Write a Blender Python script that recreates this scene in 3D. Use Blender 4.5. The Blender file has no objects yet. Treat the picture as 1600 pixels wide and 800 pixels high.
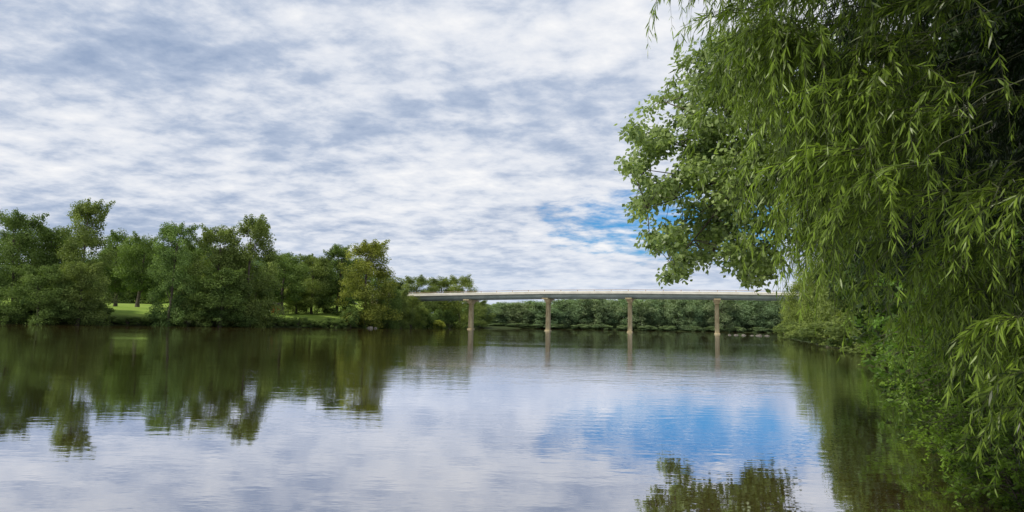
import bpy, math, random
import numpy as np
from mathutils import Matrix, Vector
PI=math.pi
rng=np.random.default_rng(7)
scene=bpy.context.scene
COL=scene.collection
# ------------------------------------------------------------------ camera
F=1067.0; CAMH=1.3
PITCH=math.atan(108.5/F); ROLL=math.radians(1.0)
M3=(Matrix.Rotation(PI/2+PITCH,3,'X') @ Matrix.Rotation(ROLL,3,'Z'))
cd=bpy.data.cameras.new('camera'); cam=bpy.data.objects.new('camera',cd); COL.objects.link(cam)
cd.sensor_width=36; cd.lens=36*F/1600; cd.clip_end=9000; cd.clip_start=0.05
cam.matrix_world=Matrix.Translation((0,0,CAMH)) @ M3.to_4x4()
scene.camera=cam
scene.view_settings.view_transform='Standard'; scene.view_settings.look='None'; scene.view_settings.exposure=0
def ray(px,py): return M3 @ Vector((px-800,400-py,-F))
def P(px,py,Y):
    d=ray(px,py); k=Y/d.y
    return Vector((d.x*k,Y,CAMH+d.z*k))
def hor(px): return 508.5+math.tan(ROLL)*(px-800)

# ------------------------------------------------------------------ helpers
def np_mesh(name,V,FL,mat,parent=None,tint=None,smooth=False,link=True):
    me=bpy.data.meshes.new(name)
    V=np.asarray(V,dtype=np.float32)
    me.vertices.add(len(V)); me.vertices.foreach_set('co',V.ravel())
    starts=[];idx=[];s=0
    for f in FL:
        f=np.asarray(f,dtype=np.int32)
        if len(f)==0: continue
        k=f.shape[1]; starts.append(s+np.arange(len(f))*k); idx.append(f.ravel()); s+=len(f)*k
    idx=np.concatenate(idx); starts=np.concatenate(starts).astype(np.int32)
    me.loops.add(len(idx)); me.loops.foreach_set('vertex_index',idx)
    me.polygons.add(len(starts)); me.polygons.foreach_set('loop_start',starts)
    if tint is not None:
        a=me.attributes.new('tint','FLOAT','FACE'); a.data.foreach_set('value',np.asarray(tint,dtype=np.float32))
    if smooth: me.polygons.foreach_set('use_smooth',np.ones(len(starts),dtype=bool))
    me.update(calc_edges=True); me.validate()
    me.materials.append(mat)
    o=bpy.data.objects.new(name,me); COL.objects.link(o)
    if parent: o.parent=parent
    return o
def thing(name,label,cat,loc=(0,0,0),rz=0,group=None):
    o=bpy.data.objects.new(name,None); COL.objects.link(o); o.empty_display_size=.3
    o.location=loc; o.rotation_euler=(0,0,rz); o['label']=label; o['category']=cat
    if group: o['group']=group
    return o
def tag(o,label,cat,group=None,kind=None):
    o['label']=label;o['category']=cat
    if group:o['group']=group
    if kind:o['kind']=kind
    return o
def dup(root,name,loc,rz,scale,label,cat,color,group=None):
    r=root.copy(); COL.objects.link(r); r.name=name; r.location=loc; r.rotation_euler=(0,0,rz); r.scale=scale
    if 'group' in r: del r['group']
    r['label']=label; r['category']=cat
    if group: r['group']=group
    for ch in root.children:
        c=ch.copy(); COL.objects.link(c); c.parent=r; c.color=color
    return r
def nrm(a): return a/np.maximum(np.linalg.norm(a,axis=-1,keepdims=True),1e-9)
def rdir(n): return nrm(rng.normal(size=(n,3)))
def leaves(C,N,D,L,W):
    """pointed four-cornered leaves: centre, normal, long direction, length, width"""
    n=len(C); D=nrm(D-N*np.sum(D*N,1,keepdims=True)); S=nrm(np.cross(N,D))
    L=np.broadcast_to(L,(n,))[:,None]; W=np.broadcast_to(W,(n,))[:,None]
    V=np.stack([C-D*L/2, C+S*W/2-D*L*.08, C+D*L/2, C-S*W/2-D*L*.08],1).reshape(-1,3)
    Fq=np.arange(n*4).reshape(n,4)
    return V,Fq
class Tubes:
    def __init__(s): s.V=[];s.F=[];s.n=0
    def add(s,pts,rad,sides=6):
        pts=np.asarray(pts,float); n=len(pts); rad=np.broadcast_to(rad,(n,))
        T=nrm(np.gradient(pts,axis=0)); ref=np.array([0.3,1,0.1]) if abs(T[0][1])<.8 else np.array([1,0,0.1])
        A=nrm(np.cross(T,ref)); B=np.cross(T,A)
        a=np.arange(sides)*2*PI/sides
        ring=pts[:,None,:]+rad[:,None,None]*(np.cos(a)[None,:,None]*A[:,None,:]+np.sin(a)[None,:,None]*B[:,None,:])
        s.V.append(ring.reshape(-1,3))
        i=np.arange(n-1)[:,None]*sides; j=np.arange(sides)[None,:]; j2=(j+1)%sides
        f=np.stack([i+j,i+j2,i+sides+j2,i+sides+j],-1).reshape(-1,4)+s.n
        s.F.append(f); s.n+=n*sides
    def build(s,name,mat,parent=None): return np_mesh(name,np.concatenate(s.V),[np.concatenate(s.F)],mat,parent,smooth=True)
class Boxes:
    def __init__(s): s.V=[];s.F=[];s.n=0
    def hexa(s,c8):
        s.V+= [tuple(c) for c in c8]; b=s.n
        for q in ((0,3,2,1),(4,5,6,7),(0,1,5,4),(1,2,6,5),(2,3,7,6),(3,0,4,7)): s.F.append([b+k for k in q])
        s.n+=8
    def box(s,x0,x1,y0,y1,z0,z1): s.hexa([(x0,y0,z0),(x1,y0,z0),(x1,y1,z0),(x0,y1,z0),(x0,y0,z1),(x1,y0,z1),(x1,y1,z1),(x0,y1,z1)])
    def build(s,name,mat,parent=None,bevel=0):
        o=np_mesh(name,s.V,[np.array(s.F)],mat,parent)
        if bevel:
            m=o.modifiers.new('bevel','BEVEL'); m.width=bevel; m.segments=2
        return o

# ------------------------------------------------------------------ materials
def newmat(name):
    m=bpy.data.materials.new(name); m.use_nodes=True; nt=m.node_tree; nt.nodes.clear(); return m,nt,nt.nodes,nt.links
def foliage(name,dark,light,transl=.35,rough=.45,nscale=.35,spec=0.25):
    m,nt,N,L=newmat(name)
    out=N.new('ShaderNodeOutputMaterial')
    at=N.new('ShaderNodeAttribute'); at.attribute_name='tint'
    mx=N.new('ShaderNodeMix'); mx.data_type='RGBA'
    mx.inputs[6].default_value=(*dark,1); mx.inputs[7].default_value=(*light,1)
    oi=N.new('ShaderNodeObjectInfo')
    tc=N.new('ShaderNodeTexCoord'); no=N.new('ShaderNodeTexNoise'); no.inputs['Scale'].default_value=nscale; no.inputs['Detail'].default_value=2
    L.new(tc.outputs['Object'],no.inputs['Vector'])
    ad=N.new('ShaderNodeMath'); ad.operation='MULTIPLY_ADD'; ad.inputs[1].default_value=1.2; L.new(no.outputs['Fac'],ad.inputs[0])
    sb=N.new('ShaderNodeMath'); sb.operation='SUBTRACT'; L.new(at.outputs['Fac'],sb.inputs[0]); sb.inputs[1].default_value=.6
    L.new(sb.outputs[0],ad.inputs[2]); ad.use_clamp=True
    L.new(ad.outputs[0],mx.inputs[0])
    mu=N.new('ShaderNodeMix'); mu.data_type='RGBA'; mu.blend_type='MULTIPLY'; mu.inputs[0].default_value=1
    L.new(mx.outputs[2],mu.inputs[6]); L.new(oi.outputs['Color'],mu.inputs[7])
    pb=N.new('ShaderNodeBsdfPrincipled'); pb.inputs['Roughness'].default_value=rough; pb.inputs['Specular IOR Level'].default_value=spec
    L.new(mu.outputs[2],pb.inputs['Base Color'])
    tr=N.new('ShaderNodeBsdfTranslucent')
    tb=N.new('ShaderNodeMix'); tb.data_type='RGBA'; tb.blend_type='MULTIPLY'; tb.inputs[0].default_value=1; tb.inputs[7].default_value=(1.2,1.3,.6,1)
    L.new(mu.outputs[2],tb.inputs[6]); L.new(tb.outputs[2],tr.inputs['Color'])
    ms=N.new('ShaderNodeMixShader'); ms.inputs[0].default_value=transl
    L.new(pb.outputs[0],ms.inputs[1]); L.new(tr.outputs[0],ms.inputs[2]); L.new(ms.outputs[0],out.inputs[0])
    return m
def surf(name,c1,c2,scale,rough=.85,bump=.3,detail=6,stretch=(1,1,1),dist=.02):
    m,nt,N,L=newmat(name)
    out=N.new('ShaderNodeOutputMaterial'); pb=N.new('ShaderNodeBsdfPrincipled'); pb.inputs['Roughness'].default_value=rough
    tc=N.new('ShaderNodeTexCoord'); mp=N.new('ShaderNodeMapping'); mp.inputs['Scale'].default_value=stretch
    no=N.new('ShaderNodeTexNoise'); no.inputs['Scale'].default_value=scale; no.inputs['Detail'].default_value=detail
    L.new(tc.outputs['Object'],mp.inputs[0]); L.new(mp.outputs[0],no.inputs['Vector'])
    cr=N.new('ShaderNodeValToRGB'); cr.color_ramp.elements[0].position=.35; cr.color_ramp.elements[1].position=.65
    cr.color_ramp.elements[0].color=(*c1,1); cr.color_ramp.elements[1].color=(*c2,1)
    L.new(no.outputs['Fac'],cr.inputs[0]); L.new(cr.outputs[0],pb.inputs['Base Color'])
    bp=N.new('ShaderNodeBump'); bp.inputs['Strength'].default_value=bump; bp.inputs['Distance'].default_value=dist
    L.new(no.outputs['Fac'],bp.inputs['Height']); L.new(bp.outputs[0],pb.inputs['Normal'])
    L.new(pb.outputs[0],out.inputs[0]); return m
M_far=foliage('broadleaf_foliage',(.042,.075,.022),(.27,.33,.092),.34,.6,.22,.1)
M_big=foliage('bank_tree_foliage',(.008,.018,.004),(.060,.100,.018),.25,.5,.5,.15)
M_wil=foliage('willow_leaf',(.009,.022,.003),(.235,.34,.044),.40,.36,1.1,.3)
M_map=foliage('maple_leaf',(.080,.135,.040),(.34,.43,.14),.42,.4,.8,.4)
M_shr=foliage('shrub_leaf',(.016,.042,.006),(.19,.31,.045),.38,.42,1.3,.25)
M_bark=surf('bark',(.035,.028,.02),(.11,.09,.065),3,.9,.6,stretch=(3,3,.6),dist=.05)
M_twig=surf('willow_twig',(.025,.032,.010),(.055,.062,.018),20,.75,.1)
M_conc=surf('pier_concrete',(.26,.205,.110),(.41,.345,.205),.9,.9,.25,stretch=(1.5,1.5,.5))
M_deck=surf('deck_concrete',(.58,.55,.47),(.70,.67,.58),.6,.9,.1)
M_gird=surf('girder_paint',(.19,.23,.21),(.27,.31,.28),.5,.55,.05)
M_rail=surf('rail_rust',(.34,.22,.15),(.44,.32,.24),2,.7,.1)
M_asph=surf('asphalt',(.045,.045,.047),(.065,.065,.065),8,.95,.2)
M_rock=surf('river_rock',(.08,.07,.055),(.20,.18,.15),2.5,.9,.6,dist=.08)
M_wood=surf('driftwood',(.16,.12,.08),(.34,.28,.21),4,.9,.5,stretch=(1,1,4))
M_brick=surf('red_wall',(.45,.10,.04),(.55,.16,.07),3,.85,.2)
M_roof=surf('shed_roof',(.10,.08,.075),(.16,.13,.12),4,.8,.2)
M_white=surf('white_paint',(.7,.7,.68),(.8,.8,.78),4,.6,.05)

def ground_mat():
    m,nt,N,L=newmat('ground')
    out=N.new('ShaderNodeOutputMaterial'); pb=N.new('ShaderNodeBsdfPrincipled'); pb.inputs['Roughness'].default_value=.95; pb.inputs['Specular IOR Level'].default_value=.1
    ge=N.new('ShaderNodeNewGeometry'); sp=N.new('ShaderNodeSeparateXYZ'); L.new(ge.outputs['Position'],sp.inputs[0])
    n1=N.new('ShaderNodeTexNoise'); n1.inputs['Scale'].default_value=.12; n1.inputs['Detail'].default_value=8; L.new(ge.outputs['Position'],n1.inputs['Vector'])
    n2=N.new('ShaderNodeTexNoise'); n2.inputs['Scale'].default_value=2.5; n2.inputs['Detail'].default_value=6; L.new(ge.outputs['Position'],n2.inputs['Vector'])
    g=N.new('ShaderNodeValToRGB'); g.color_ramp.elements[0].position=.3; g.color_ramp.elements[1].position=.7
    g.color_ramp.elements[0].color=(.13,.21,.03,1); g.color_ramp.elements[1].color=(.25,.33,.06,1); L.new(n1.outputs['Fac'],g.inputs[0])
    b=N.new('ShaderNodeValToRGB'); b.color_ramp.elements[0].position=.3; b.color_ramp.elements[1].position=.7
    b.color_ramp.elements[0].color=(.018,.030,.008,1); b.color_ramp.elements[1].color=(.050,.065,.022,1); L.new(n2.outputs['Fac'],b.inputs[0])
    a=N.new('ShaderNodeMath'); a.operation='MULTIPLY_ADD'; a.inputs[1].default_value=1.2; L.new(n1.outputs['Fac'],a.inputs[0]); L.new(sp.outputs['Z'],a.inputs[2])
    r=N.new('ShaderNodeMapRange'); r.inputs[1].default_value=1.9; r.inputs[2].default_value=2.9; L.new(a.outputs[0],r.inputs[0])
    mx=N.new('ShaderNodeMix'); mx.data_type='RGBA'; L.new(r.outputs[0],mx.inputs[0]); L.new(b.outputs[0],mx.inputs[6]); L.new(g.outputs[0],mx.inputs[7])
    L.new(mx.outputs[2],pb.inputs['Base Color'])
    bp=N.new('ShaderNodeBump'); bp.inputs['Distance'].default_value=.05; bp.inputs['Strength'].default_value=.5; L.new(n2.outputs['Fac'],bp.inputs['Height']); L.new(bp.outputs[0],pb.inputs['Normal'])
    L.new(pb.outputs[0],out.inputs[0]); return m
def water_mat():
    m,nt,N,L=newmat('river_water')
    out=N.new('ShaderNodeOutputMaterial'); ge=N.new('ShaderNodeNewGeometry')
    def noise(scale,sx,sy,detail,rough=.5,rot=0):
        mp=N.new('ShaderNodeMapping'); mp.inputs['Scale'].default_value=(sx,sy,1); mp.inputs['Rotation'].default_value=(0,0,rot); L.new(ge.outputs['Position'],mp.inputs[0])
        n=N.new('ShaderNodeTexNoise'); n.inputs['Scale'].default_value=scale; n.inputs['Detail'].default_value=detail; n.inputs['Roughness'].default_value=rough
        L.new(mp.outputs[0],n.inputs['Vector']); return n.outputs['Fac']
    fine=noise(4.2,.5,1.0,3,.55,.12); mid=noise(.75,.5,1.1,2,.5,-.2); patch=noise(.03,.45,1.6,4,.6)
    pr=N.new('ShaderNodeMapRange'); pr.inputs[1].default_value=.42; pr.inputs[2].default_value=.66; pr.inputs[3].default_value=.40; pr.inputs[4].default_value=2.2; L.new(patch,pr.inputs[0])
    b1=N.new('ShaderNodeBump'); b1.inputs['Distance'].default_value=.009; L.new(mid,b1.inputs['Height'])
    b2=N.new('ShaderNodeBump'); b2.inputs['Distance'].default_value=.0068; L.new(fine,b2.inputs['Height']); L.new(b1.outputs[0],b2.inputs['Normal'])
    st=N.new('ShaderNodeMath'); st.operation='MULTIPLY'; st.inputs[1].default_value=.5; L.new(pr.outputs[0],st.inputs[0]); 
    L.new(st.outputs[0],b2.inputs['Strength']); L.new(st.outputs[0],b1.inputs['Strength'])
    gl=N.new('ShaderNodeBsdfGlossy'); gl.inputs['Roughness'].default_value=.018; gl.inputs['Color'].default_value=(.86,.89,.97,1); L.new(b2.outputs[0],gl.inputs['Normal'])
    df=N.new('ShaderNodeBsdfDiffuse'); df.inputs['Color'].default_value=(.068,.046,.014,1)
    fr=N.new('ShaderNodeFresnel'); fr.inputs['IOR'].default_value=1.33; L.new(b2.outputs[0],fr.inputs['Normal'])
    mr=N.new('ShaderNodeMapRange'); mr.inputs[1].default_value=.02; mr.inputs[2].default_value=.5; mr.inputs[3].default_value=.44; mr.inputs[4].default_value=.92; L.new(fr.outputs[0],mr.inputs[0])
    ms=N.new('ShaderNodeMixShader'); L.new(mr.outputs[0],ms.inputs[0]); L.new(df.outputs[0],ms.inputs[1]); L.new(gl.outputs[0],ms.inputs[2]); L.new(ms.outputs[0],out.inputs[0])
    return m

# ------------------------------------------------------------------ world: Nishita blue behind a broken cloud layer
SUN_EL=math.radians(50); SUN_AZ=math.radians(-112)     # azimuth from +Y, negative = left
w=bpy.data.worlds.new('World'); scene.world=w; w.use_nodes=True
N=w.node_tree.nodes; L=w.node_tree.links; N.clear()
def mth(op,a,b=None,c=None,clamp=False):
    n=N.new('ShaderNodeMath'); n.operation=op; n.use_clamp=clamp
    for i,v in enumerate((a,b,c)):
        if v is None: continue
        if isinstance(v,(int,float)): n.inputs[i].default_value=v
        else: L.new(v,n.inputs[i])
    return n.outputs[0]
tc=N.new('ShaderNodeTexCoord'); sp=N.new('ShaderNodeSeparateXYZ'); L.new(tc.outputs['Generated'],sp.inputs[0])
X,Y,Z=sp.outputs
zz=mth('ADD',mth('MAXIMUM',Z,0.0),.16)
cx=mth('DIVIDE',X,zz); cy=mth('DIVIDE',Y,zz)
cmb=N.new('ShaderNodeCombineXYZ'); L.new(cx,cmb.inputs[0]); L.new(cy,cmb.inputs[1])
def wnoise(scale,sx,sy,detail,rough,dist=0,rot=0,off=(0,0,0)):
    mp=N.new('ShaderNodeMapping'); mp.inputs['Scale'].default_value=(sx,sy,1); mp.inputs['Rotation'].default_value=(0,0,rot); mp.inputs['Location'].default_value=off
    L.new(cmb.outputs[0],mp.inputs[0]); n=N.new('ShaderNodeTexNoise'); n.inputs['Scale'].default_value=scale; n.inputs['Detail'].default_value=detail; n.inputs['Roughness'].default_value=rough; n.inputs['Distortion'].default_value=dist
    L.new(mp.outputs[0],n.inputs['Vector']); return n.outputs['Fac']
nA=wnoise(1.6,.8,1.15,4,.5,.3,.2,(3.1,1.7,0))
nB=wnoise(7.0,.95,1.10,8,.60,.12,.32,(.4,5.2,0))
nC=wnoise(.45,1,1,2,.5,0,0,(7,2,0))
dens=mth('ADD',mth('ADD',mth('MULTIPLY',nA,.46),mth('MULTIPLY',nB,.54)),mth('MULTIPLY',mth('SUBTRACT',nC,.5),.40))
cr=N.new('ShaderNodeValToRGB'); e=cr.color_ramp.elements
e[0].position=.31; e[0].color=(.32,.41,.58,1); e[1].position=.66; e[1].color=(.96,.96,.97,1)
x=e.new(.41); x.color=(.46,.54,.69,1); x=e.new(.52); x.color=(.74,.78,.86,1)
L.new(dens,cr.inputs[0])
az=mth('ARCTAN2',X,Y); el=mth('ARCSINE',Z)
d0=ray(1085,347); AZ0=math.atan2(d0.x,d0.y); EL0=math.asin(d0.z/d0.length)
qa=mth('POWER',mth('ABSOLUTE',mth('DIVIDE',mth('SUBTRACT',az,AZ0),.175)),2.0)
qe=mth('POWER',mth('ABSOLUTE',mth('DIVIDE',mth('SUBTRACT',el,EL0),.045)),2.0)
q=mth('ADD',mth('ADD',qa,qe),mth('MULTIPLY',mth('SUBTRACT',nB,.5),5.5))
hole=N.new('ShaderNodeMapRange'); hole.interpolation_type='SMOOTHSTEP'; hole.inputs[1].default_value=-.4; hole.inputs[2].default_value=1.9; hole.inputs[3].default_value=.93; hole.inputs[4].default_value=0; L.new(q,hole.inputs[0])
sky=N.new('ShaderNodeTexSky'); sky.sky_type='NISHITA'; sky.sun_disc=False; sky.sun_elevation=SUN_EL; sky.sun_rotation=SUN_AZ
sk=N.new('ShaderNodeMix'); sk.data_type='RGBA'; sk.blend_type='MULTIPLY'; sk.inputs[0].default_value=1; sk.inputs[7].default_value=(.18,.80,1.32,1); L.new(sky.outputs[0],sk.inputs[6])
hz=N.new('ShaderNodeMapRange'); hz.inputs[1].default_value=.0; hz.inputs[2].default_value=.13; hz.inputs[3].default_value=.65; hz.inputs[4].default_value=0; L.new(Z,hz.inputs[0])
hm=N.new('ShaderNodeMix'); hm.data_type='RGBA'; L.new(hz.outputs[0],hm.inputs[0]); L.new(cr.outputs[0],hm.inputs[6]); hm.inputs[7].default_value=(.57,.67,.83,1)
sc=N.new('ShaderNodeVectorMath'); sc.operation='SCALE'; sc.inputs[3].default_value=10.0; L.new(hm.outputs[2],sc.inputs[0])
mix=N.new('ShaderNodeMix'); mix.data_type='RGBA'; L.new(hole.outputs[0],mix.inputs[0]); L.new(sc.outputs[0],mix.inputs[6]); L.new(sk.outputs[2],mix.inputs[7])
bg=N.new('ShaderNodeBackground'); bg.inputs[1].default_value=.10; L.new(mix.outputs[2],bg.inputs[0])
wo=N.new('ShaderNodeOutputWorld'); L.new(bg.outputs[0],wo.inputs[0])
sd=bpy.data.lights.new('sun','SUN'); sd.energy=3.6; sd.angle=math.radians(3); sd.color=(1,.94,.82)
so=bpy.data.objects.new('sun',sd); COL.objects.link(so)
sv=Vector((math.sin(SUN_AZ)*math.cos(SUN_EL),math.cos(SUN_AZ)*math.cos(SUN_EL),math.sin(SUN_EL)))
so.rotation_euler=sv.to_track_quat('Z','Y').to_euler(); so.location=(0,0,50)

# ------------------------------------------------------------------ terrain
RIV=np.array([(-400,60),(-180,92),(-130,106),(-87,118),(-72,129),(-54,146),(-37,164),(-31.5,184),(-26,215),(-17,272),(5,303),(50,308),(120,312),(200,330),(420,370),
 (420,310),(220,280),(120,240),(78,190),(64,165),(54,139),(42,103),(30,66),(18.6,33),(12.8,21),(8.4,13),(5.5,8.0),(4.3,5.2),(3.4,2),(2.8,-2),(2,-10),(0,-40),(-20,-80),(-400,-80)],float)
def sdist(x,y):
    x=np.asarray(x,float); y=np.asarray(y,float)
    dmin=np.full(x.shape,1e9); ins=np.zeros(x.shape,bool); n=len(RIV)
    for i in range(n):
        a=RIV[i]; b=RIV[(i+1)%n]; ab=b-a
        t=np.clip(((x-a[0])*ab[0]+(y-a[1])*ab[1])/(ab@ab),0,1)
        dmin=np.minimum(dmin,np.hypot(x-a[0]-t*ab[0],y-a[1]-t*ab[1]))
        c=((a[1]>y)!=(b[1]>y)); 
        xi=(b[0]-a[0])*(y-a[1])/(b[1]-a[1]+1e-12)+a[0]
        ins^=(c&(x<xi))
    return np.where(ins,-dmin,dmin)
BP0=np.array([-11.04,190.0]); BD=np.array([21.07,-5.5])      # bridge: pier i at BP0+i*BD
def bz(i): return float(np.interp(i,[-4,-2,-1,0,1,2,3,4,5,8],[6.5,7.3,7.75,8.3,8.8,8.98,8.9,8.7,8.4,7.6]))
def gh(x,y):
    x=np.asarray(x,float); y=np.asarray(y,float); d=sdist(x,y)
    left=(x< y*.25-10)&(y<=262); far=(y>262)
    wob=.35*np.sin(x*.21+1.3*np.sin(y*.13))+.3*np.sin(y*.27+x*.05)
    hi=np.where(left,2.7,np.where(far,.9,1.3)); k=np.where(left,5.0,5.0)
    land=.05+hi*(1-np.exp(-np.maximum(d,0)/k))+.012*np.minimum(np.maximum(d,0),400)+wob*np.clip(d/8,0,1)*.6*np.where(far,.3,1)
    land+=np.clip((-x-20)/40,0,1)*np.clip((d-8)/90,0,1)*2.2
    land+=np.clip((d-60)/150,0,1)*(42*np.exp(-((x+255)/115)**2-((y-580)/150)**2))
    dirn=BD/np.linalg.norm(BD); rx=x-BP0[0]; ry=y-BP0[1]; s=(rx*dirn[0]+ry*dirn[1])/np.linalg.norm(BD); tt=np.abs(-rx*dirn[1]+ry*dirn[0])
    top=np.interp(s,[-8,-4,-2,-1,0,1,2,3,4,5,8],[5,6.5,7.3,7.75,8.3,8.8,9,8.9,8.7,8.4,7.6])-.1
    on=np.clip((-1.12-s)/.25,0,1)+np.clip((s-4.15)/.25,0,1)
    emb=top*np.clip(1-(tt-6)/14,0,1)*on
    land=np.maximum(land,np.where(d>0,emb,-9))
    bed=-.12-np.minimum(2.2,-np.minimum(d,0)*.22)
    return np.where(d>0,land,bed)
def g1(x,y): return float(gh(np.array([x]),np.array([y]))[0])
def axis(lo,hi,c,n,p):
    t=np.linspace(-1,1,n); a=np.sign(t)*np.abs(t)**p
    return np.where(a<0,c+a*(c-lo),c+a*(hi-c))
gx=axis(-4500,4500,0,330,3.2); gy=axis(-1200,7000,30,330,3.0)
GX,GY=np.meshgrid(gx,gy); GZ=gh(GX,GY)
V=np.stack([GX.ravel(),GY.ravel(),GZ.ravel()],1); nx=len(gx); ny=len(gy)
i=np.arange(ny-1)[:,None]*nx; j=np.arange(nx-1)[None,:]
Fq=np.stack([i+j,i+j+1,i+nx+j+1,i+nx+j],-1).reshape(-1,4)
ground=np_mesh('ground',V,[Fq],ground_mat(),smooth=True); ground['kind']='structure'
wx=(-420,440); wy=(-90,385)
water=np_mesh('water',[(wx[0],wy[0],0),(wx[1],wy[0],0),(wx[1],wy[1],0),(wx[0],wy[1],0)],[np.array([[0,1,2,3]])],water_mat()); water['kind']='structure'

# ------------------------------------------------------------------ generic trees
def crown_data(H,R,z0,ncl,nleaf,leaf,top=.0,asym=.25,wisps=0,seedph=0,cs=1.0):
    cl=[]
    for k in range(ncl):
        t=rng.uniform(0,1)
        prof=math.sin(PI*(.22+.69*t))**.6*(1-top*t)
        a=rng.uniform(0,2*PI); rr=R*prof*math.sqrt(rng.uniform(.10,1))*.88*(1+asym*math.sin(2*a+seedph)+asym*.7*math.sin(3*a+2*seedph+4*t))
        cl.append((rr*math.cos(a),rr*math.sin(a),z0+(H*.95-z0)*t,cs*R*rng.uniform(.12,.29)*(.6+.45*prof)))
    for k in range(wisps):
        a=rng.uniform(0,2*PI); b=rng.uniform(.15,.7)*R; zt=H*rng.uniform(.80,.93)
        for q in range(5): cl.append((b*math.cos(a)*(1+.14*q),b*math.sin(a)*(1+.14*q),zt+q*H*.018,R*.13*(1.2-q*.18)))
    cl=np.array(cl); wgt=cl[:,3]**2; cnt=np.maximum(6,(nleaf*wgt/wgt.sum())).astype(int)
    idx=np.repeat(np.arange(len(cl)),cnt); n=len(idx)
    d=rdir(n); rad=cl[idx,3]*(rng.uniform(.2,1.25,n)**.6)
    C=cl[idx,:3]+d*rad[:,None]*np.array([1.0,1.0,.95])
    C[:,2]-=0.2*cl[idx,3]*(d[:,0]**2+d[:,1]**2)
    C[:,2]=np.maximum(C[:,2],z0*.3+.05)
    Nn=nrm(d*.7+rdir(n)*.75+np.array([0,0,.4])); D=rdir(n)
    s=leaf*rng.uniform(.55,1.35,n)
    V,Fq=leaves(C,Nn,D,s,s*.62)
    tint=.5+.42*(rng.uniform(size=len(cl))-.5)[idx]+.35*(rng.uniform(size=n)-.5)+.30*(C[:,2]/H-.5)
    return cl,V,Fq,tint
def make_tree(name,H,R,z0,ncl,nleaf,leaf,mat,top=0,wisps=0,asym=.25,tr=.35,limbs=16,multi=1,cs=1.0):
    t=thing(name,'template','tree')
    cl,V,Fq,tint=crown_data(H,R,z0,ncl,nleaf,leaf,top,asym,wisps,rng.uniform(0,6),cs)
    T=Tubes()
    for m_ in range(multi):
        lean=rng.uniform(-1,1,2)*R*.22*(multi>1 and 2 or 1)
        zs=np.linspace(-.6,H*.8,9); px=lean[0]*(zs/H)+.25*np.sin(zs*.35+m_*2)*tr*1.5; py=lean[1]*(zs/H)+.25*np.cos(zs*.4)*tr*1.5
        rd=tr*(1-.85*np.clip(zs/(H*.85),0,1)); rd[0]*=1.45; rd[1]*=1.05
        tp=np.stack([px,py,zs],1); T.add(tp,rd,8)
        for c in cl[rng.permutation(len(cl))[:limbs]]:
            zb=min(max(c[2]*.62,H*.14),H*.72); b=np.array([np.interp(zb,zs,px),np.interp(zb,zs,py),zb]); e_=c[:3]
            mid=(b+e_)/2+np.array([0,0,.06*H*rng.uniform(-.2,1)])
            r0=tr*.38*(1-zb/H); T.add([b,(b+mid)/2+rng.normal(size=3)*.1,mid,e_],[r0,r0*.75,r0*.5,r0*.15],5)
    T.build('trunk',M_bark,t)
    np_mesh('crown',V,[Fq],mat,t,tint)
    return t
protos={}
protos['A']=make_tree('bank_tree',20,6.5,.3,115,32000,.33,M_far,top=.12,wisps=5)
protos['B']=make_tree('bank_tree',20,6.0,.5,105,29000,.32,M_far,top=.25,wisps=9,asym=.3)
protos['C']=make_tree('bank_tree',20,7.5,.3,140,34000,.34,M_far,top=.05,wisps=5)
protos['D']=make_tree('bank_tree',20,5.2,.8,90,23000,.31,M_far,top=.2,wisps=9,asym=.3,limbs=24)
protos['E']=make_tree('park_tree',20,6.5,5.0,80,17000,.38,M_far,top=.1,wisps=2,tr=.42)
protos['F']=make_tree('far_tree',12,5.5,.1,90,13000,.34,M_far,top=.05,wisps=3,cs=.95)
protos['G']=make_tree('far_tree',12,5.0,.1,85,12000,.34,M_far,top=.2,wisps=4,cs=.95)
protos['S']=make_tree('bank_shrub',4,3.2,.05,36,6000,.28,M_far,top=.1,tr=.08,limbs=8,multi=3)
HT={'A':(20,6.5),'B':(20,6.0),'C':(20,7.5),'D':(20,5.2),'E':(20,6.5),'F':(12,5.5),'G':(12,5.0),'S':(4,3.2)}
NM={'A':'bank_tree','B':'bank_tree','C':'bank_tree','D':'bank_tree','E':'park_tree','F':'far_tree','G':'far_tree','S':'bank_shrub'}
def put(kind,px,pytop,wpx,D,label,color=(1,1,1,1),cat='tree',group=None,dz=0,name=None):
    base=P(px,hor(px),D); x=base.x; z=max(g1(x,D),-.05)
    top=P(px,pytop,D).z; h=max(top-z,1.0); r=wpx*.5*D/F
    H,R=HT[kind]
    return dup(protos[kind],name or NM[kind],(x,D,z-.1+dz),rng.uniform(0,6.28),(r/R,r/R,h/H),label,cat,color)
G1=(1,1,1,1);DK=(.76,.86,.84,1);LT=(1.2,1.16,1.0,1);YL=(1.35,1.17,.85,1);BL=(.9,1.05,1.1,1)
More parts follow.
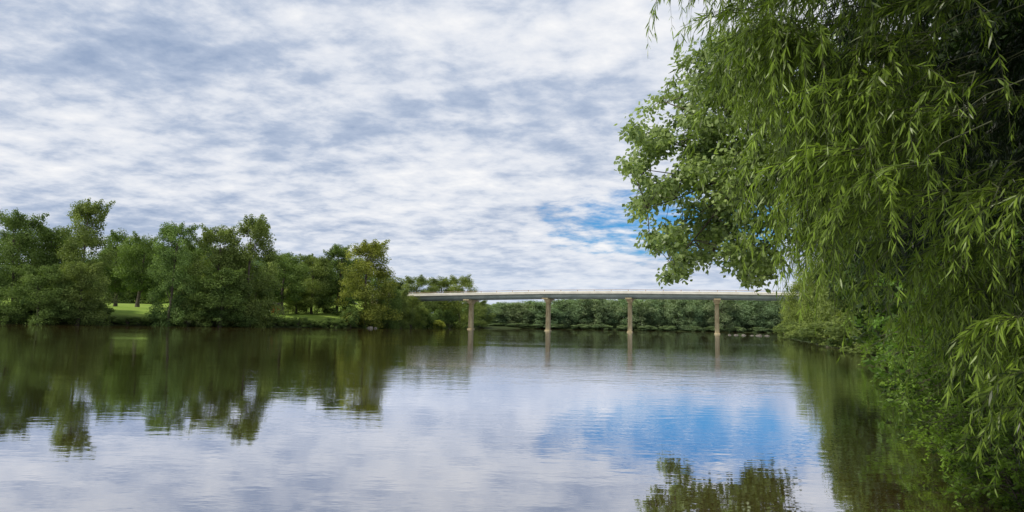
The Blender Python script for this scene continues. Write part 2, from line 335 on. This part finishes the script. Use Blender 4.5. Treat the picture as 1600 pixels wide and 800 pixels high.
LB=[('C',18,328,116,127,'dense dark rounded tree at the far left edge of the frame',DK),
('A',72,348,90,133,'dark tree just right of the far left edge tree, with a flat rounded top',DK),
('B',122,311,94,129,'tallest tree of the left bank with a wispy top reaching highest in the sky',G1),
('C',60,412,100,120,'low broad bushy tree overhanging the water near the far left edge',DK),
('A',122,406,90,123,'low leafy tree hanging over the water under the tallest left bank tree',G1),
('E',178,354,84,172,'park tree on the lawn with bare trunk, leftmost behind the open grass gap',DK),
('E',214,360,84,165,'park tree on the lawn with bare trunk, right of the open grass gap',DK),
('B',262,346,84,132,'narrow upright tree with a pointed crown just right of the lawn gap',BL),
('C',304,370,92,150,'rounded mid height tree behind the pointed tree right of the lawn gap',DK),
('D',335,348,92,138,'tall open crowned tree left of the twin peaked tree',G1),
('B',388,338,98,142,'tall twin peaked tree in the middle of the left bank',G1),
('A',345,416,104,136,'low dark bushy tree at the water in front of the tall open crowned tree',DK),
('E',440,390,92,164,'tree with a bare trunk on the grass right of the twin peaked tree',DK),
('A',398,434,60,147,'low tree at the waterline below the twin peaked tree',G1),
('A',486,396,78,178,'mid height tree halfway between the twin peaked and the yellowish green trees',G1),
('D',526,379,68,182,'slender tree rising behind the yellowish green tree',DK),
('C',462,440,62,174,'leaning low tree over the grassy bank, bright at its left side',LT),
('B',570,376,108,169,'large yellowish green tree standing alone at the right end of the left bank',YL),
('C',606,438,56,178,'dark leafy tree close against the right side of the yellowish green tree',DK),
('A',626,450,44,184,'small bushy tree hiding the left end of the bridge deck',G1),
('C',642,460,46,188,'small drooping tree at the water beneath the left end of the bridge',LT),
('C',650,430,76,225,'rounded tree behind the left end of the bridge deck',G1),
('A',688,433,66,240,'mid height tree behind the bridge between first pier and left end',G1),
('C',718,429,68,235,'pale rounded tree behind the bridge just left of the first pier',LT),
('A',748,468,48,283,'low tree behind the bridge just right of the first pier',G1)]
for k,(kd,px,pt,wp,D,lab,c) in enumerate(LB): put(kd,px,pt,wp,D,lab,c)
pl=[(-8,118),(14,118.5),(40,121),(70,122),(100,123),(134,125),(158,127),(268,133),(290,134),(318,137),(352,140),(386,143),(410,146),(548,163),(574,168),(600,176),(655,202),(676,218),(700,232),(722,262)]
for px,D in pl:
    o=put('S',px,hor(px)-rng.uniform(14,28),rng.uniform(36,52),D+1.0,'low dark bush hanging over the waterline of the left bank',DK,'bush')
    o['group']='low bushes along the left waterline'
for px,D in ((180,128),(200,129),(220,130.5),(240,131.5),(428,149),(446,151),(466,153),(484,155),(504,157),(524,159)):
    o=put('S',px,hor(px)-rng.uniform(3,9),rng.uniform(30,44),D+.6,'low grassy clump at the waterline below the open lawn of the left bank',DK,'bush')
    o['group']='low clumps below the open lawn'
put('S',684,500,28,204,'small bright yellow green bush at the waterline left of the first bridge pier',(1.8,1.55,1.0,1),'bush')
for k,px in enumerate((20,100,176,206,236,290,360,430,470,505,545,584,612)):
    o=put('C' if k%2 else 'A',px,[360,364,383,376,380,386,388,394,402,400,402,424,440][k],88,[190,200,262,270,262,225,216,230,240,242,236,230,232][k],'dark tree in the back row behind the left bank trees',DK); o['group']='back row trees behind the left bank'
# far bank beyond the bridge, leaf colours lifted toward blue as painted haze
px=738; k=0
while px<1250:
    t=(px-742)/500
    top=float(np.interp(px,[740,800,850,920,1050,1220],[477,474,469,466,463,461]))+rng.uniform(-3,4)
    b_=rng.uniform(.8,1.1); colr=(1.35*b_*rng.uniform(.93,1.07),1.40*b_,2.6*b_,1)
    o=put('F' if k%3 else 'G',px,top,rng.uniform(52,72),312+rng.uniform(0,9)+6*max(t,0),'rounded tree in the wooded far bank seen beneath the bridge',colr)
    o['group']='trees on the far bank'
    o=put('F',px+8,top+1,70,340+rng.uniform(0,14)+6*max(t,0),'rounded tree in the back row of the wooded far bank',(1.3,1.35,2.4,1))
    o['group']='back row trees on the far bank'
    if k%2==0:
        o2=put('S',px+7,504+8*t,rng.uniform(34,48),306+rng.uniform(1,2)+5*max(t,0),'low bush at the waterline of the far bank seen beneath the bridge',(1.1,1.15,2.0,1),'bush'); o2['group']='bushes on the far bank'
    px+=rng.uniform(14,20); k+=1
# wooded hill canopy
hp=[];hn=[];ht=[]
for k in range(1100):
    a=rng.uniform(-440,20); b=rng.uniform(380,640)
    if sdist(np.array([a]),np.array([b]))[0]<25: continue
    z=g1(a,b); r=rng.uniform(4,7); n=60
    d=rdir(n); d[:,2]=np.abs(d[:,2]); hp.append(np.array([a,b,z+5])+d*r*np.array([1,1,1.0])); hn.append(nrm(d+rdir(n)*.6)); ht.append(np.full(n,rng.uniform(.25,.75))+rng.uniform(-.12,.12,n))
hp=np.concatenate(hp);hn=np.concatenate(hn);ht=np.concatenate(ht)
V,Fq=leaves(hp,hn,rdir(len(hp)),2.4*rng.uniform(.7,1.3,len(hp)),1.8)
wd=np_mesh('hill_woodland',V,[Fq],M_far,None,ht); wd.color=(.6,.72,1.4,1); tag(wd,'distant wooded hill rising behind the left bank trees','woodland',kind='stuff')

# ------------------------------------------------------------------ right bank, middle distance
RB=[('C',1258,438,72,152,'leafy tree at the right end of the bridge where the deck disappears',LT),
('A',1278,420,76,126,'mid green tree on the right bank, second back from the bridge end',LT),
('C',1300,350,100,100,'broad tree on the right bank partly veiled by willow fronds',LT),
('A',1335,290,116,74,'tall leafy tree on the right bank behind the middle of the willow',G1),
('C',1375,180,180,52,'large tree on the right bank behind the lower willow fronds',G1),
('B',1450,120,260,42,'tall dark tree on the right bank behind the thick part of the willow',DK)]
for kd,px,pt,wp,D,lab,c in RB: put(kd,px,pt,wp,D,lab,c)
for px,D,tp in ((1232,140,490),(1250,126,482),(1268,108,474),(1290,90,470),(1310,80,466),(1330,68,462),(1355,58,458),(1378,50,456),(1404,42,452),(1430,36,446)):
    o=put('S',px+13,tp,7.0*F/D,D,'bright green bush along the distant right waterline',LT,'bush'); o['group']='bushes along the distant right waterline'
for D in (132,118,105,95,86,78,70,63,57,51,46,41,37):
    xs=float(np.interp(D,[33,66,103,139],[18.6,30,42,54]))+.9; z=max(g1(xs,D),0)
    o=dup(protos['S'],'bank_shrub',(xs,D,z-.12),rng.uniform(0,6.28),(.85,.95,rng.uniform(.42,.62)),'low green bush touching the water along the distant right bank','bush',G1)
    o['group']='low bushes touching the water on the right bank'

# ------------------------------------------------------------------ big trees close on the right bank
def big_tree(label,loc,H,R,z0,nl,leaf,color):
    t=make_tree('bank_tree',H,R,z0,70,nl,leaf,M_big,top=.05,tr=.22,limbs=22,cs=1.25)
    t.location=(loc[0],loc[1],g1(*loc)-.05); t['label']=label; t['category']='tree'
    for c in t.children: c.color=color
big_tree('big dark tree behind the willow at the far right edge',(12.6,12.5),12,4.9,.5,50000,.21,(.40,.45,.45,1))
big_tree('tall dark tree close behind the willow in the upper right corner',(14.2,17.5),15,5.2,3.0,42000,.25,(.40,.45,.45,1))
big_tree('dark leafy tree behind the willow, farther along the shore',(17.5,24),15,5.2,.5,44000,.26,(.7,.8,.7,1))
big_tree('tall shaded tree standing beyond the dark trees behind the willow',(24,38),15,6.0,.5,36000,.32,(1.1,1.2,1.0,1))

# ------------------------------------------------------------------ maple leaning over the water
def inpoly(x,y,poly):
    c=False;n=len(poly)
    for i in range(n):
        x1,y1=poly[i];x2,y2=poly[(i+1)%n]
        if (y1>y)!=(y2>y) and x<(x2-x1)*(y-y1)/(y2-y1)+x1: c=not c
    return c
mp_=thing('maple_tree','leafy broad leaved tree leaning out over the river left of the willow','tree',(0,0,0))
poly=[(1115,60),(1068,100),(1030,145),(1000,190),(980,205),(1010,235),(978,262),(1002,290),(985,325),(1010,355),(1022,395),(1045,437),(1080,430),(1105,405),(1125,415),(1160,438),(1185,450),(1210,420),(1250,390),(1340,340),(1360,40)]
T=Tubes(); tw=Tubes()
tz=g1(13.4,21)
trunk=np.array([(13.4,21,tz-.5),(13.1,20.9,tz+1.2),(12.2,20.7,4.2),(11,20.4,6.2),(9.6,20,7.8),(8.4,20,9.6)]); T.add(trunk,[.36,.27,.22,.17,.12,.05],9)
limbs=[]
for (lx,ly,D) in ((1000,215,20),(1005,325,19.6),(1045,415,19.3),(1110,395,20.5),(1070,120,20.3),(1170,430,20),(1100,250,21),(1150,320,19),(1035,160,19.5),(1000,265,20.4),(1060,350,19.5)):
    e_=np.array(P(lx+6,ly,D)); s0=trunk[2+len(limbs)%3]; m1=s0*.6+e_*.4+np.array([0,0,.7]); m2=s0*.25+e_*.75+np.array([0,0,.35])
    pts=np.array([s0,m1,m2,e_]); tt=np.linspace(0,1,9); 
    pts=np.stack([np.interp(tt,[0,.4,.75,1],pts[:,c]) for c in range(3)],1); pts[1:-1]+=rng.normal(size=(7,3))*.05
    T.add(pts,np.linspace(.075,.010,9),6); limbs.append(pts)
lp=np.concatenate(limbs)
cent=[]
while len(cent)<460:
    x=rng.uniform(974,1360);y=rng.uniform(40,452)
    if not inpoly(x,y,poly): continue
    if x>1200 and rng.uniform()<.5: continue
    if x<1090 and (math.sin(x*.07+1)+math.sin(y*.085+x*.02))<-.85: continue
    cent.append((P(x-4,y,rng.uniform(18.0,21.8)),rng.uniform(.20,.44) if x>1080 else rng.uniform(.15,.33)))
C=[];Nn=[];Dn=[];tn=[]
for c,r in cent:
    c=np.array(c); b=lp[np.argmin(np.linalg.norm(lp-c,axis=1))]
    mid=(b+c)/2+np.array([0,0,.1]); tw.add([b,mid,c],[.013,.009,.005],4)
    n=int(600*r*r)+32; d=rdir(n); q=c+d*(r*rng.uniform(.2,1.4,n))[:,None]*np.array([1.3,1,.95])
    C.append(q); Nn.append(nrm(rdir(n)*.8+np.array([-.3,-.45,.6])+d*.2)); Dn.append(nrm(d+np.array([0,0,-.8])+rdir(n)*.4)); tn.append(rng.uniform(.35,.7)+rng.uniform(-.3,.3,n))
C=np.concatenate(C);Nn=np.concatenate(Nn);Dn=np.concatenate(Dn);tn=np.concatenate(tn)
V,Fq=leaves(C,Nn,Dn,.165*rng.uniform(.6,1.25,len(C)),.118*rng.uniform(.7,1.2,len(C)))
T.build('trunk',M_bark,mp_); tw.build('twigs',M_bark,mp_); np_mesh('crown',V,[Fq],M_map,mp_,tn)

# ------------------------------------------------------------------ willow
wl=thing('willow_tree','weeping willow with long hanging fronds filling the right side of the view','tree',(0,0,0))
T=Tubes(); z0=g1(7.9,7.6)
trunk=np.array([(7.9,7.6,z0-.4),(7.8,7.5,z0+.9),(7.3,7.3,3.2),(6.7,7.0,4.6),(6.1,6.7,6.2),(5.6,6.4,7.6)]); T.add(trunk,[.5,.38,.3,.22,.15,.08],10)
for e_,k in (((2.3,4.6,5.0),3),((3.0,6.6,5.6),3),((4.4,3.6,5.2),2),((3.4,5.4,6.6),4),((6.2,4.2,5.0),2),((5.0,8.6,5.8),3),((8.4,5.6,5.6),2)):
    s0=trunk[k]; e_=np.array(e_); tt=np.linspace(0,1,10)[:,None]
    pts=s0+(e_-s0)*tt+np.array([0,0,1])*1.3*np.sin(tt*PI)*(1-.3*tt)+rng.normal(size=(10,3))*.03
    T.add(pts,np.linspace(.11,.015,10),7)
T.build('trunk',M_bark,wl)
LV=[];LF=[[],[]];LT_=[[],[]];nv=0; st=Tubes()
def frond(a,ctrl,tip,lw=1.0,tb=0.,lmax=.115,dn=60):
    """arching shoot from a over ctrl to tip with narrow leaves"""
    global nv
    m=9; s=np.linspace(0,1,m)[:,None]
    ph=rng.uniform(0,6.28); Ln=np.linalg.norm(np.asarray(tip)-a)
    p=a*(1-s)**2+2*ctrl*s*(1-s)+tip*s*s+.02*Ln*np.stack([np.sin(s[:,0]*6+ph),np.cos(s[:,0]*5+ph),0*s[:,0]],1)
    st.add(p,np.linspace(.0024,.0008,m)*lw,3)
    n=max(6,int(Ln*rng.uniform(.85,1.15)*dn)); u=np.sort(rng.uniform(.0,1,n)**.85)
    q=np.stack([np.interp(u,s[:,0],p[:,c]) for c in range(3)],1)
    tg=nrm(np.gradient(p,axis=0)); Tn=np.stack([np.interp(u,s[:,0],tg[:,c]) for c in range(3)],1)
    side=rdir(n); side=nrm(side-Tn*np.sum(side*Tn,1,keepdims=True))
    D=nrm(Tn*rng.uniform(.5,1.2,(n,1))+side*rng.uniform(.3,.9,(n,1))+np.array([0,0,-.35]))
    Nn=rdir(n)*.8+np.array([-.2,-.3,.6]); Nn=nrm(Nn-D*np.sum(Nn*D,1,keepdims=True)); S=np.cross(Nn,D)
    Ll=(lmax*rng.uniform(.5,1.15,n)*(1-.45*u**3))[:,None]; W=Ll*rng.uniform(.042,.070,(n,1)); bend=-Nn*Ll*rng.uniform(-.02,.2,(n,1))
    V=np.stack([q, q+D*Ll*.28+S*W+bend*.15, q+D*Ll*.28-S*W+bend*.15, q+D*Ll*.65+S*W*.8+bend*.5, q+D*Ll*.65-S*W*.8+bend*.5, q+D*Ll+bend*1.1],1).reshape(-1,3)
    b=nv+np.arange(n)*6
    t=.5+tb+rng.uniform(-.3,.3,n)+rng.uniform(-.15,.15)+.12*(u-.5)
    LV.append(V); LF[1].append(np.stack([b+1,b+2,b+4,b+3],1)); LT_[1].append(t)
    LF[0].append(np.concatenate([np.stack([b,b+2,b+1],1),np.stack([b+3,b+4,b+5],1)])); LT_[0].append(np.concatenate([t,t])); nv+=n*6
def spray(x,y,D,size,nf,tb=0,lmax=.115,reach=1.0,drop=1.0):
    """a branchlet whose shoots fan out and droop"""
    c=np.array(P(x,y,D)); dx=rng.uniform(.15,.95)*reach*size; a=c+np.array([dx,rng.uniform(-.3,.3)*size,rng.uniform(.65,1.25)*size*drop])
    st.add([a+np.array([dx*.8,rng.uniform(-.2,.3),.35*size]),a+np.array([dx*.4,.05,.22*size]),a],[.004,.0035,.0025],4)
    for k in range(nf):
        f=rng.uniform(.4,1.1); tip=a+(c-a)*f+np.array([rng.normal()*.24*size,rng.normal()*.22*size,rng.normal()*.14*size])
        out=np.array([(tip[0]-a[0])*rng.uniform(.7,1.3),(tip[1]-a[1])*rng.uniform(.6,1.2),rng.uniform(-.02,.2)*size])
        frond(a+rng.normal(size=3)*.05*size,a+out,tip,1,tb,lmax)
ly=[-200,0,60,110,150,200,300,400,470,520,560,600,650,700,760]; lx=[1150,1110,1105,1110,1150,1158,1165,1205,1268,1325,1395,1440,1480,1515,1560]
cnt=0
while cnt<260:
    y=rng.uniform(-200,750); xl=float(np.interp(y,ly,lx)); f=rng.uniform(0,1)**1.05; x=xl+(1700-xl)*f
    if y>480 and x<1430 and rng.uniform()<.6: continue
    if y>600 and rng.uniform()<.62: continue
    edge=1385+.20*max(y,0)
    if y<490 and x>edge and rng.uniform()<.96: continue
    # pockets left open so the darkened interior shows
    if f>.10 and math.sin(x*.021+y*.012+.8)+math.sin(y*.026-x*.009)<-.2 and rng.uniform()<.88: continue
    D=rng.uniform(4.2,5.8)+f*rng.uniform(-.3,3.0)
    if y>580: D=rng.uniform(4.2,5.9)
    if y>680: D=rng.uniform(3.7,4.4)
    sz=rng.uniform(.5,1.1) if x<edge else rng.uniform(.35,.6)
    if y>600: sz=rng.uniform(.45,.7)
    spray(x,y,D,sz,int(rng.integers(6,12)),rng.uniform(-.12,.24)-.28*max(0,f-.2),.118); cnt+=1  # tint falls toward the crown interior, shade put into the leaf colour
# deeper shoots inside the crown, leaf tint darkened to stand for shade
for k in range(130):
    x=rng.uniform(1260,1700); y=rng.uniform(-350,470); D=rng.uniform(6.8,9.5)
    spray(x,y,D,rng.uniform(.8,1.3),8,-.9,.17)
# thin outer shoots at the left edge and a few near ones
for x,y,D,s_ in ((1046,108,4.4,.5),(1062,95,4.5,.5),(1078,60,4.6,.5),(1068,10,4.6,.4),(1110,130,4.6,.6),(1290,545,4.8,.6),(1340,560,4.7,.7),(1118,330,5.1,.5),(1145,420,5.2,.5)):
    spray(x,y,D,s_,5,.1,.11,1.3 if y<200 else .5)
for x,y,D,s_ in ((1480,220,3.4,.45),(1400,300,3.5,.5),(1330,380,3.6,.5),(1500,440,3.7,.5)): spray(x,y,D,s_,5,.05,.10)
V=np.concatenate(LV); f3=np.concatenate(LF[0]); f4=np.concatenate(LF[1]); tt=np.concatenate([np.concatenate(LT_[0]),np.concatenate(LT_[1])])
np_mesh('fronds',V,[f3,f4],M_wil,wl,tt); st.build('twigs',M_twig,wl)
# out-of-view upper crown, added to shade the fronds hanging below
n=80000; cc=np.array([(rng.uniform(2.2,10.5),rng.uniform(1.0,10),rng.uniform(3.6,8.2),rng.uniform(.5,1.0)) for k in range(280)])
cc=cc[~((cc[:,0]<cc[:,1]*.36+.9)|(cc[:,2]-cc[:,3]<1.3+cc[:,1]*.48))]
idx=rng.integers(0,len(cc),n); d=rdir(n); C=cc[idx,:3]+d*cc[idx,3:4]*rng.uniform(.3,1,(n,1))
V,Fq=leaves(C,rdir(n),nrm(rdir(n)*.5+np.array([0,0,-1])),.20,.06); np_mesh('crown',V,[Fq],M_wil,wl,np.full(n,.1)+rng.uniform(-.2,.2,n))

# ------------------------------------------------------------------ shrubs on the near right bank
def make_shrub(H,R,nst,leaf,dens):
    t=thing('bank_shrub','template','bush'); T=Tubes(); C=[];D=[];tn=[]
    for k in range(nst):
        a=rng.uniform(0,2*PI); r=R*math.sqrt(rng.uniform(.02,1)); h=H*rng.uniform(.45,1)*(1-.3*(r/R)**2); s=np.linspace(0,1,8)[:,None]
        dirv=np.array([math.cos(a),math.sin(a),0])
        p=dirv*(.12*R)+dirv*r*s**1.3+np.array([0,0,1])*h*(np.sin(s*PI*.72)/math.sin(PI*.5))-np.array([0,0,.15]); p+=rng.normal(size=p.shape)*.02
        T.add(p,np.linspace(.012,.002,8),4)
        st_t=rng.uniform(.15,.85)
        for q in range(rng.integers(7,11)):
            u=rng.uniform(.08,1); b=np.array([np.interp(u,s[:,0],p[:,c]) for c in range(3)]); dd=nrm(rng.normal(size=3)*.8+dirv*.5+np.array([0,0,-.1])); ln=rng.uniform(.15,.55)
            e_=b+dd*ln-np.array([0,0,.10]); T.add([b,(b+e_)/2+np.array([0,0,.03]),e_],[.004,.003,.0015],3)
            n=int(dens*ln); uu=rng.uniform(.1,1,n)[:,None]; qq=b+(e_-b)*uu; sd=rdir(n); C.append(qq+sd*leaf*.5); D.append(nrm(sd+dd*.5)); tn.append(st_t+rng.uniform(-.15,.15)+rng.uniform(-.15,.15,n))
    C=np.concatenate(C);D=np.concatenate(D);tn=np.concatenate(tn); n=len(C); C[:,2]=np.maximum(C[:,2],.02)
    V,Fq=leaves(C,nrm(rdir(n)*.7+np.array([-.15,-.25,.8])),D,leaf*rng.uniform(.6,1.25,n),leaf*.46*rng.uniform(.7,1.2,n))
    T.build('stems',M_bark,t); np_mesh('foliage',V,[Fq],M_shr,t,tn); return t
shp=[make_shrub(2.0,1.5,56,.105,56),make_shrub(2.0,1.4,54,.09,62),make_shrub(2.0,1.6,60,.13,46)]
SH=[(1602,5.3,.42,.38,'low trailing green shrub in the lower right corner of the view',LT),
(1572,6.5,.54,.46,'small shrub at the water edge just above the lower right corner',LT),
(1600,8.0,.80,.74,'small leaved green shrub at the right edge above the corner shrubs',G1),
(1534,8.1,.62,.54,'low arching shrub leaning over the water under the willow',G1),
(1512,9.8,.68,.68,'light green shrub at the water edge, behind the low arching shrub',LT),
(1590,10.4,1.1,1.1,'leafy shrub on the near right bank behind the corner shrub',DK),
(1505,11.6,.84,.90,'round leafy shrub under the willow in the middle of the near bank',G1),
(1482,13.4,.76,.85,'light green shrub dipping toward the water left of the round leafy shrub',LT),
(1560,14.5,1.3,1.35,'tall shrub on the right bank behind the light green shrub',DK),
(1470,16.5,.90,1.1,'mid green shrub at the foot of the leaning maple',G1),
(1454,19.5,1.0,1.25,'wide shrub on the shore just past the leaning maple',LT),
(1515,20,1.7,1.9,'tall shrub behind the wide shrub past the leaning maple',G1),
(1440,24,1.2,1.5,'pale green shrub on the shore, second past the leaning maple',LT),
(1426,29.5,1.4,1.9,'large shrub on the shore, third past the leaning maple',G1),
(1408,36,1.6,2.0,'large bright shrub farthest of the near right bank row',LT),
(1605,12.5,1.6,2.0,'tall dark shrub at the right edge, deeper under the trees',DK)]
for k,(px,D,sx,sz,lab,c) in enumerate(SH):
    x=P(px,hor(px),D).x; dup(shp[k%3],'bank_shrub',(x,D,max(g1(x,D),.02)-.03),rng.uniform(0,6.28),(sx,sx,sz),lab,'bush',c)
for pr in list(protos.values())+shp:
    for c in list(pr.children): bpy.data.objects.remove(c)
    bpy.data.objects.remove(pr)

# ------------------------------------------------------------------ bridge
br=thing('road_bridge','long low girder road bridge on four tan concrete piers crossing the river','bridge',(BP0[0],BP0[1],0),math.atan2(BD[1],BD[0]))
S=float(np.linalg.norm(BD))
ii=np.arange(-1.3,4.61,.1)
def ribbon(name,mat,y0,y1,za,zb):
    V=[];Fq=[]
    for i_ in ii:
        z=bz(i_); V+=[(i_*S,y0,z+za),(i_*S,y1,z+za),(i_*S,y1,z+zb),(i_*S,y0,z+zb)]
    for k in range(len(ii)-1):
        for a,b in ((0,1),(1,2),(2,3),(3,0)): Fq.append((4*k+a,4*k+4+a,4*k+4+b,4*k+b))
    Fq.append((0,1,2,3)); e_=4*(len(ii)-1); Fq.append((e_+3,e_+2,e_+1,e_))
    return np_mesh(name,V,[np.array(Fq)],mat,br)
for y in (-4.4,-1.5,1.5,4.4):
    g=ribbon('girder',M_gird,y-.16,y+.16,.0,.90)
    f=ribbon('flange',M_gird,y-.30,y+.30,-.06,-.004); f.parent=g
ribbon('deck',M_deck,-5.4,5.4,.904,1.20)
B=Boxes(); B.box(-.08,.08,-.05,.05,0,.26); post0=B.build('rail_post',M_rail,br)
for s_ in (-1,1):
    pr=ribbon('parapet',M_deck,s_*5.2-.14,s_*5.2+.14,1.204,1.60)
    r1=ribbon('rail',M_rail,s_*5.2-.06,s_*5.2+.06,1.862,1.96); r1.parent=pr
    for i_ in np.arange(-1.2,4.5,.2):
        q=post0.copy(); COL.objects.link(q); q.parent=pr; q.location=(i_*S,s_*5.2,bz(i_)+1.601)
bpy.data.objects.remove(post0)
ribbon('road_surface',M_asph,-5.05,5.05,1.204,1.25)
def taper(name,x,z0,z1,a0,b0,a1,b1,mat,parent,bev=.08):
    B=Boxes(); B.hexa([(x-a0,-b0,z0),(x+a0,-b0,z0),(x+a0,b0,z0),(x-a0,b0,z0),(x-a1,-b1,z1),(x+a1,-b1,z1),(x+a1,b1,z1),(x-a1,b1,z1)]); return B.build(name,mat,parent,bev)
for k in range(4):
    x=k*S; zt=bz(k)-.10
    p=taper('pier',x,-2.5,zt-1.2,.56,.9,.51,.8,M_conc,br,.12)
    c=taper('pier_cap',x,zt-1.195,zt-.36,.56,.85,.86,2.0,M_conc,br,.04); c.parent=p
    c=taper('pier_cap_beam',x,zt-.355,zt-.004,.80,4.9,.80,4.9,M_conc,br,.02); c.parent=p
    c=taper('footing',x,-2.5,.30,.74,1.4,.70,1.3,M_conc,br,.12); c.parent=p
for i_ in (-1.22,4.4): taper('abutment',i_*S,0,bz(i_)-.1,1.0,5.6,1.0,5.6,M_conc,br)
for nm,i0,i1 in (('road',-9,-1.3),('road',4.6,12)):
    V=[];Fq=[]
    for k,i_ in enumerate(np.linspace(i0,i1,24)):
        c=BP0+BD*i_; n_=np.array([-BD[1],BD[0]])/S
        for s_ in (-1,1):
            q=c+n_*s_*4.5; V.append((q[0],q[1],max(g1(*c),g1(*q))+.05))
        if k: Fq.append((2*k-2,2*k-1,2*k+1,2*k))
    o=np_mesh(nm,V,[np.array(Fq)],M_asph); o['kind']='structure'

# ------------------------------------------------------------------ rocks, driftwood, shed
def rock(x,y,s,label,grp=None,zs=.5,z=None):
    import bmesh
    bm=bmesh.new(); bmesh.ops.create_icosphere(bm,subdivisions=3,radius=1)
    ph=rng.uniform(0,6,6)
    for v in bm.verts:
        c=v.co; k=1+.18*math.sin(3*c.x+ph[0])+.16*math.sin(4*c.y+ph[1])+.12*math.sin(5*c.z+ph[2])+.07*math.sin(9*c.x+7*c.y+ph[3]); v.co=Vector((c.x*k*s,c.y*k*s*.8,c.z*k*s*zs))
    me=bpy.data.meshes.new('rock'); bm.to_mesh(me); bm.free(); me.materials.append(M_rock)
    o=bpy.data.objects.new('rock',me); COL.objects.link(o); o.location=(x,y,.02 if z is None else z); o.rotation_euler=(0,0,rng.uniform(0,6)); tag(o,label,'rock',grp)
for k,(px,D,s) in enumerate(((1150,150,.5),(1162,149,.6),(1175,148,.45),(1186,147,.7),(1198,146,.6),(1140,151,.4))):
    p=P(px,hor(px),D); rock(p.x,D,s,'flat grey rock breaking the water near the rightmost bridge pier','rocks near the rightmost bridge pier',.35)
for k,(px,D,s) in enumerate(((578,164,.7),(587,166,.5))):
    p=P(px,hor(px),D); rock(p.x,D,s,['grey rock at the waterline below the yellowish green tree, left of two','grey rock at the waterline below the yellowish green tree, right of two'][k],None,.55)
T=Tubes(); a=np.array(P(1290,hor(1290),62)); a[2]=.12
T.add([a,a+np.array([1.0,-.3,.12]),a+np.array([2.2,-.5,.1]),a+np.array([3.6,-.4,.35])],[.07,.15,.18,.12],7)
T.add([a+np.array([1.4,-.4,.12]),a+np.array([1.1,-.6,.5]),a+np.array([.7,-.7,.8])],[.06,.04,.02],5)
T.add([a+np.array([2.4,-.5,.12]),a+np.array([2.1,-.9,.35]),a+np.array([2.3,-1.2,.6])],[.05,.035,.02],5)
tag(T.build('driftwood_log',M_wood),'weathered driftwood log lying at the waterline of the right bank','log')
sx,sy=P(422,hor(422),176).x,176; sz=g1(sx,sy)
sh=thing('garden_shed','small red walled building glimpsed between the trees of the left bank','building',(sx,sy,sz),.2)
B=Boxes(); B.box(-2.2,2.2,-1.5,1.5,-.2,1.9); B.build('wall',M_brick,sh)
B=Boxes(); B.hexa([(-2.4,-1.8,1.904),(2.4,-1.8,1.904),(2.4,1.8,1.904),(-2.4,1.8,1.904),(-2.4,-.05,2.9),(2.4,-.05,2.9),(2.4,.05,2.9),(-2.4,.05,2.9)]); B.build('roof',M_roof,sh)
B=Boxes(); B.box(-.4,.4,-1.55,-1.505,0,1.75); B.build('door',M_white,sh)
print('done')
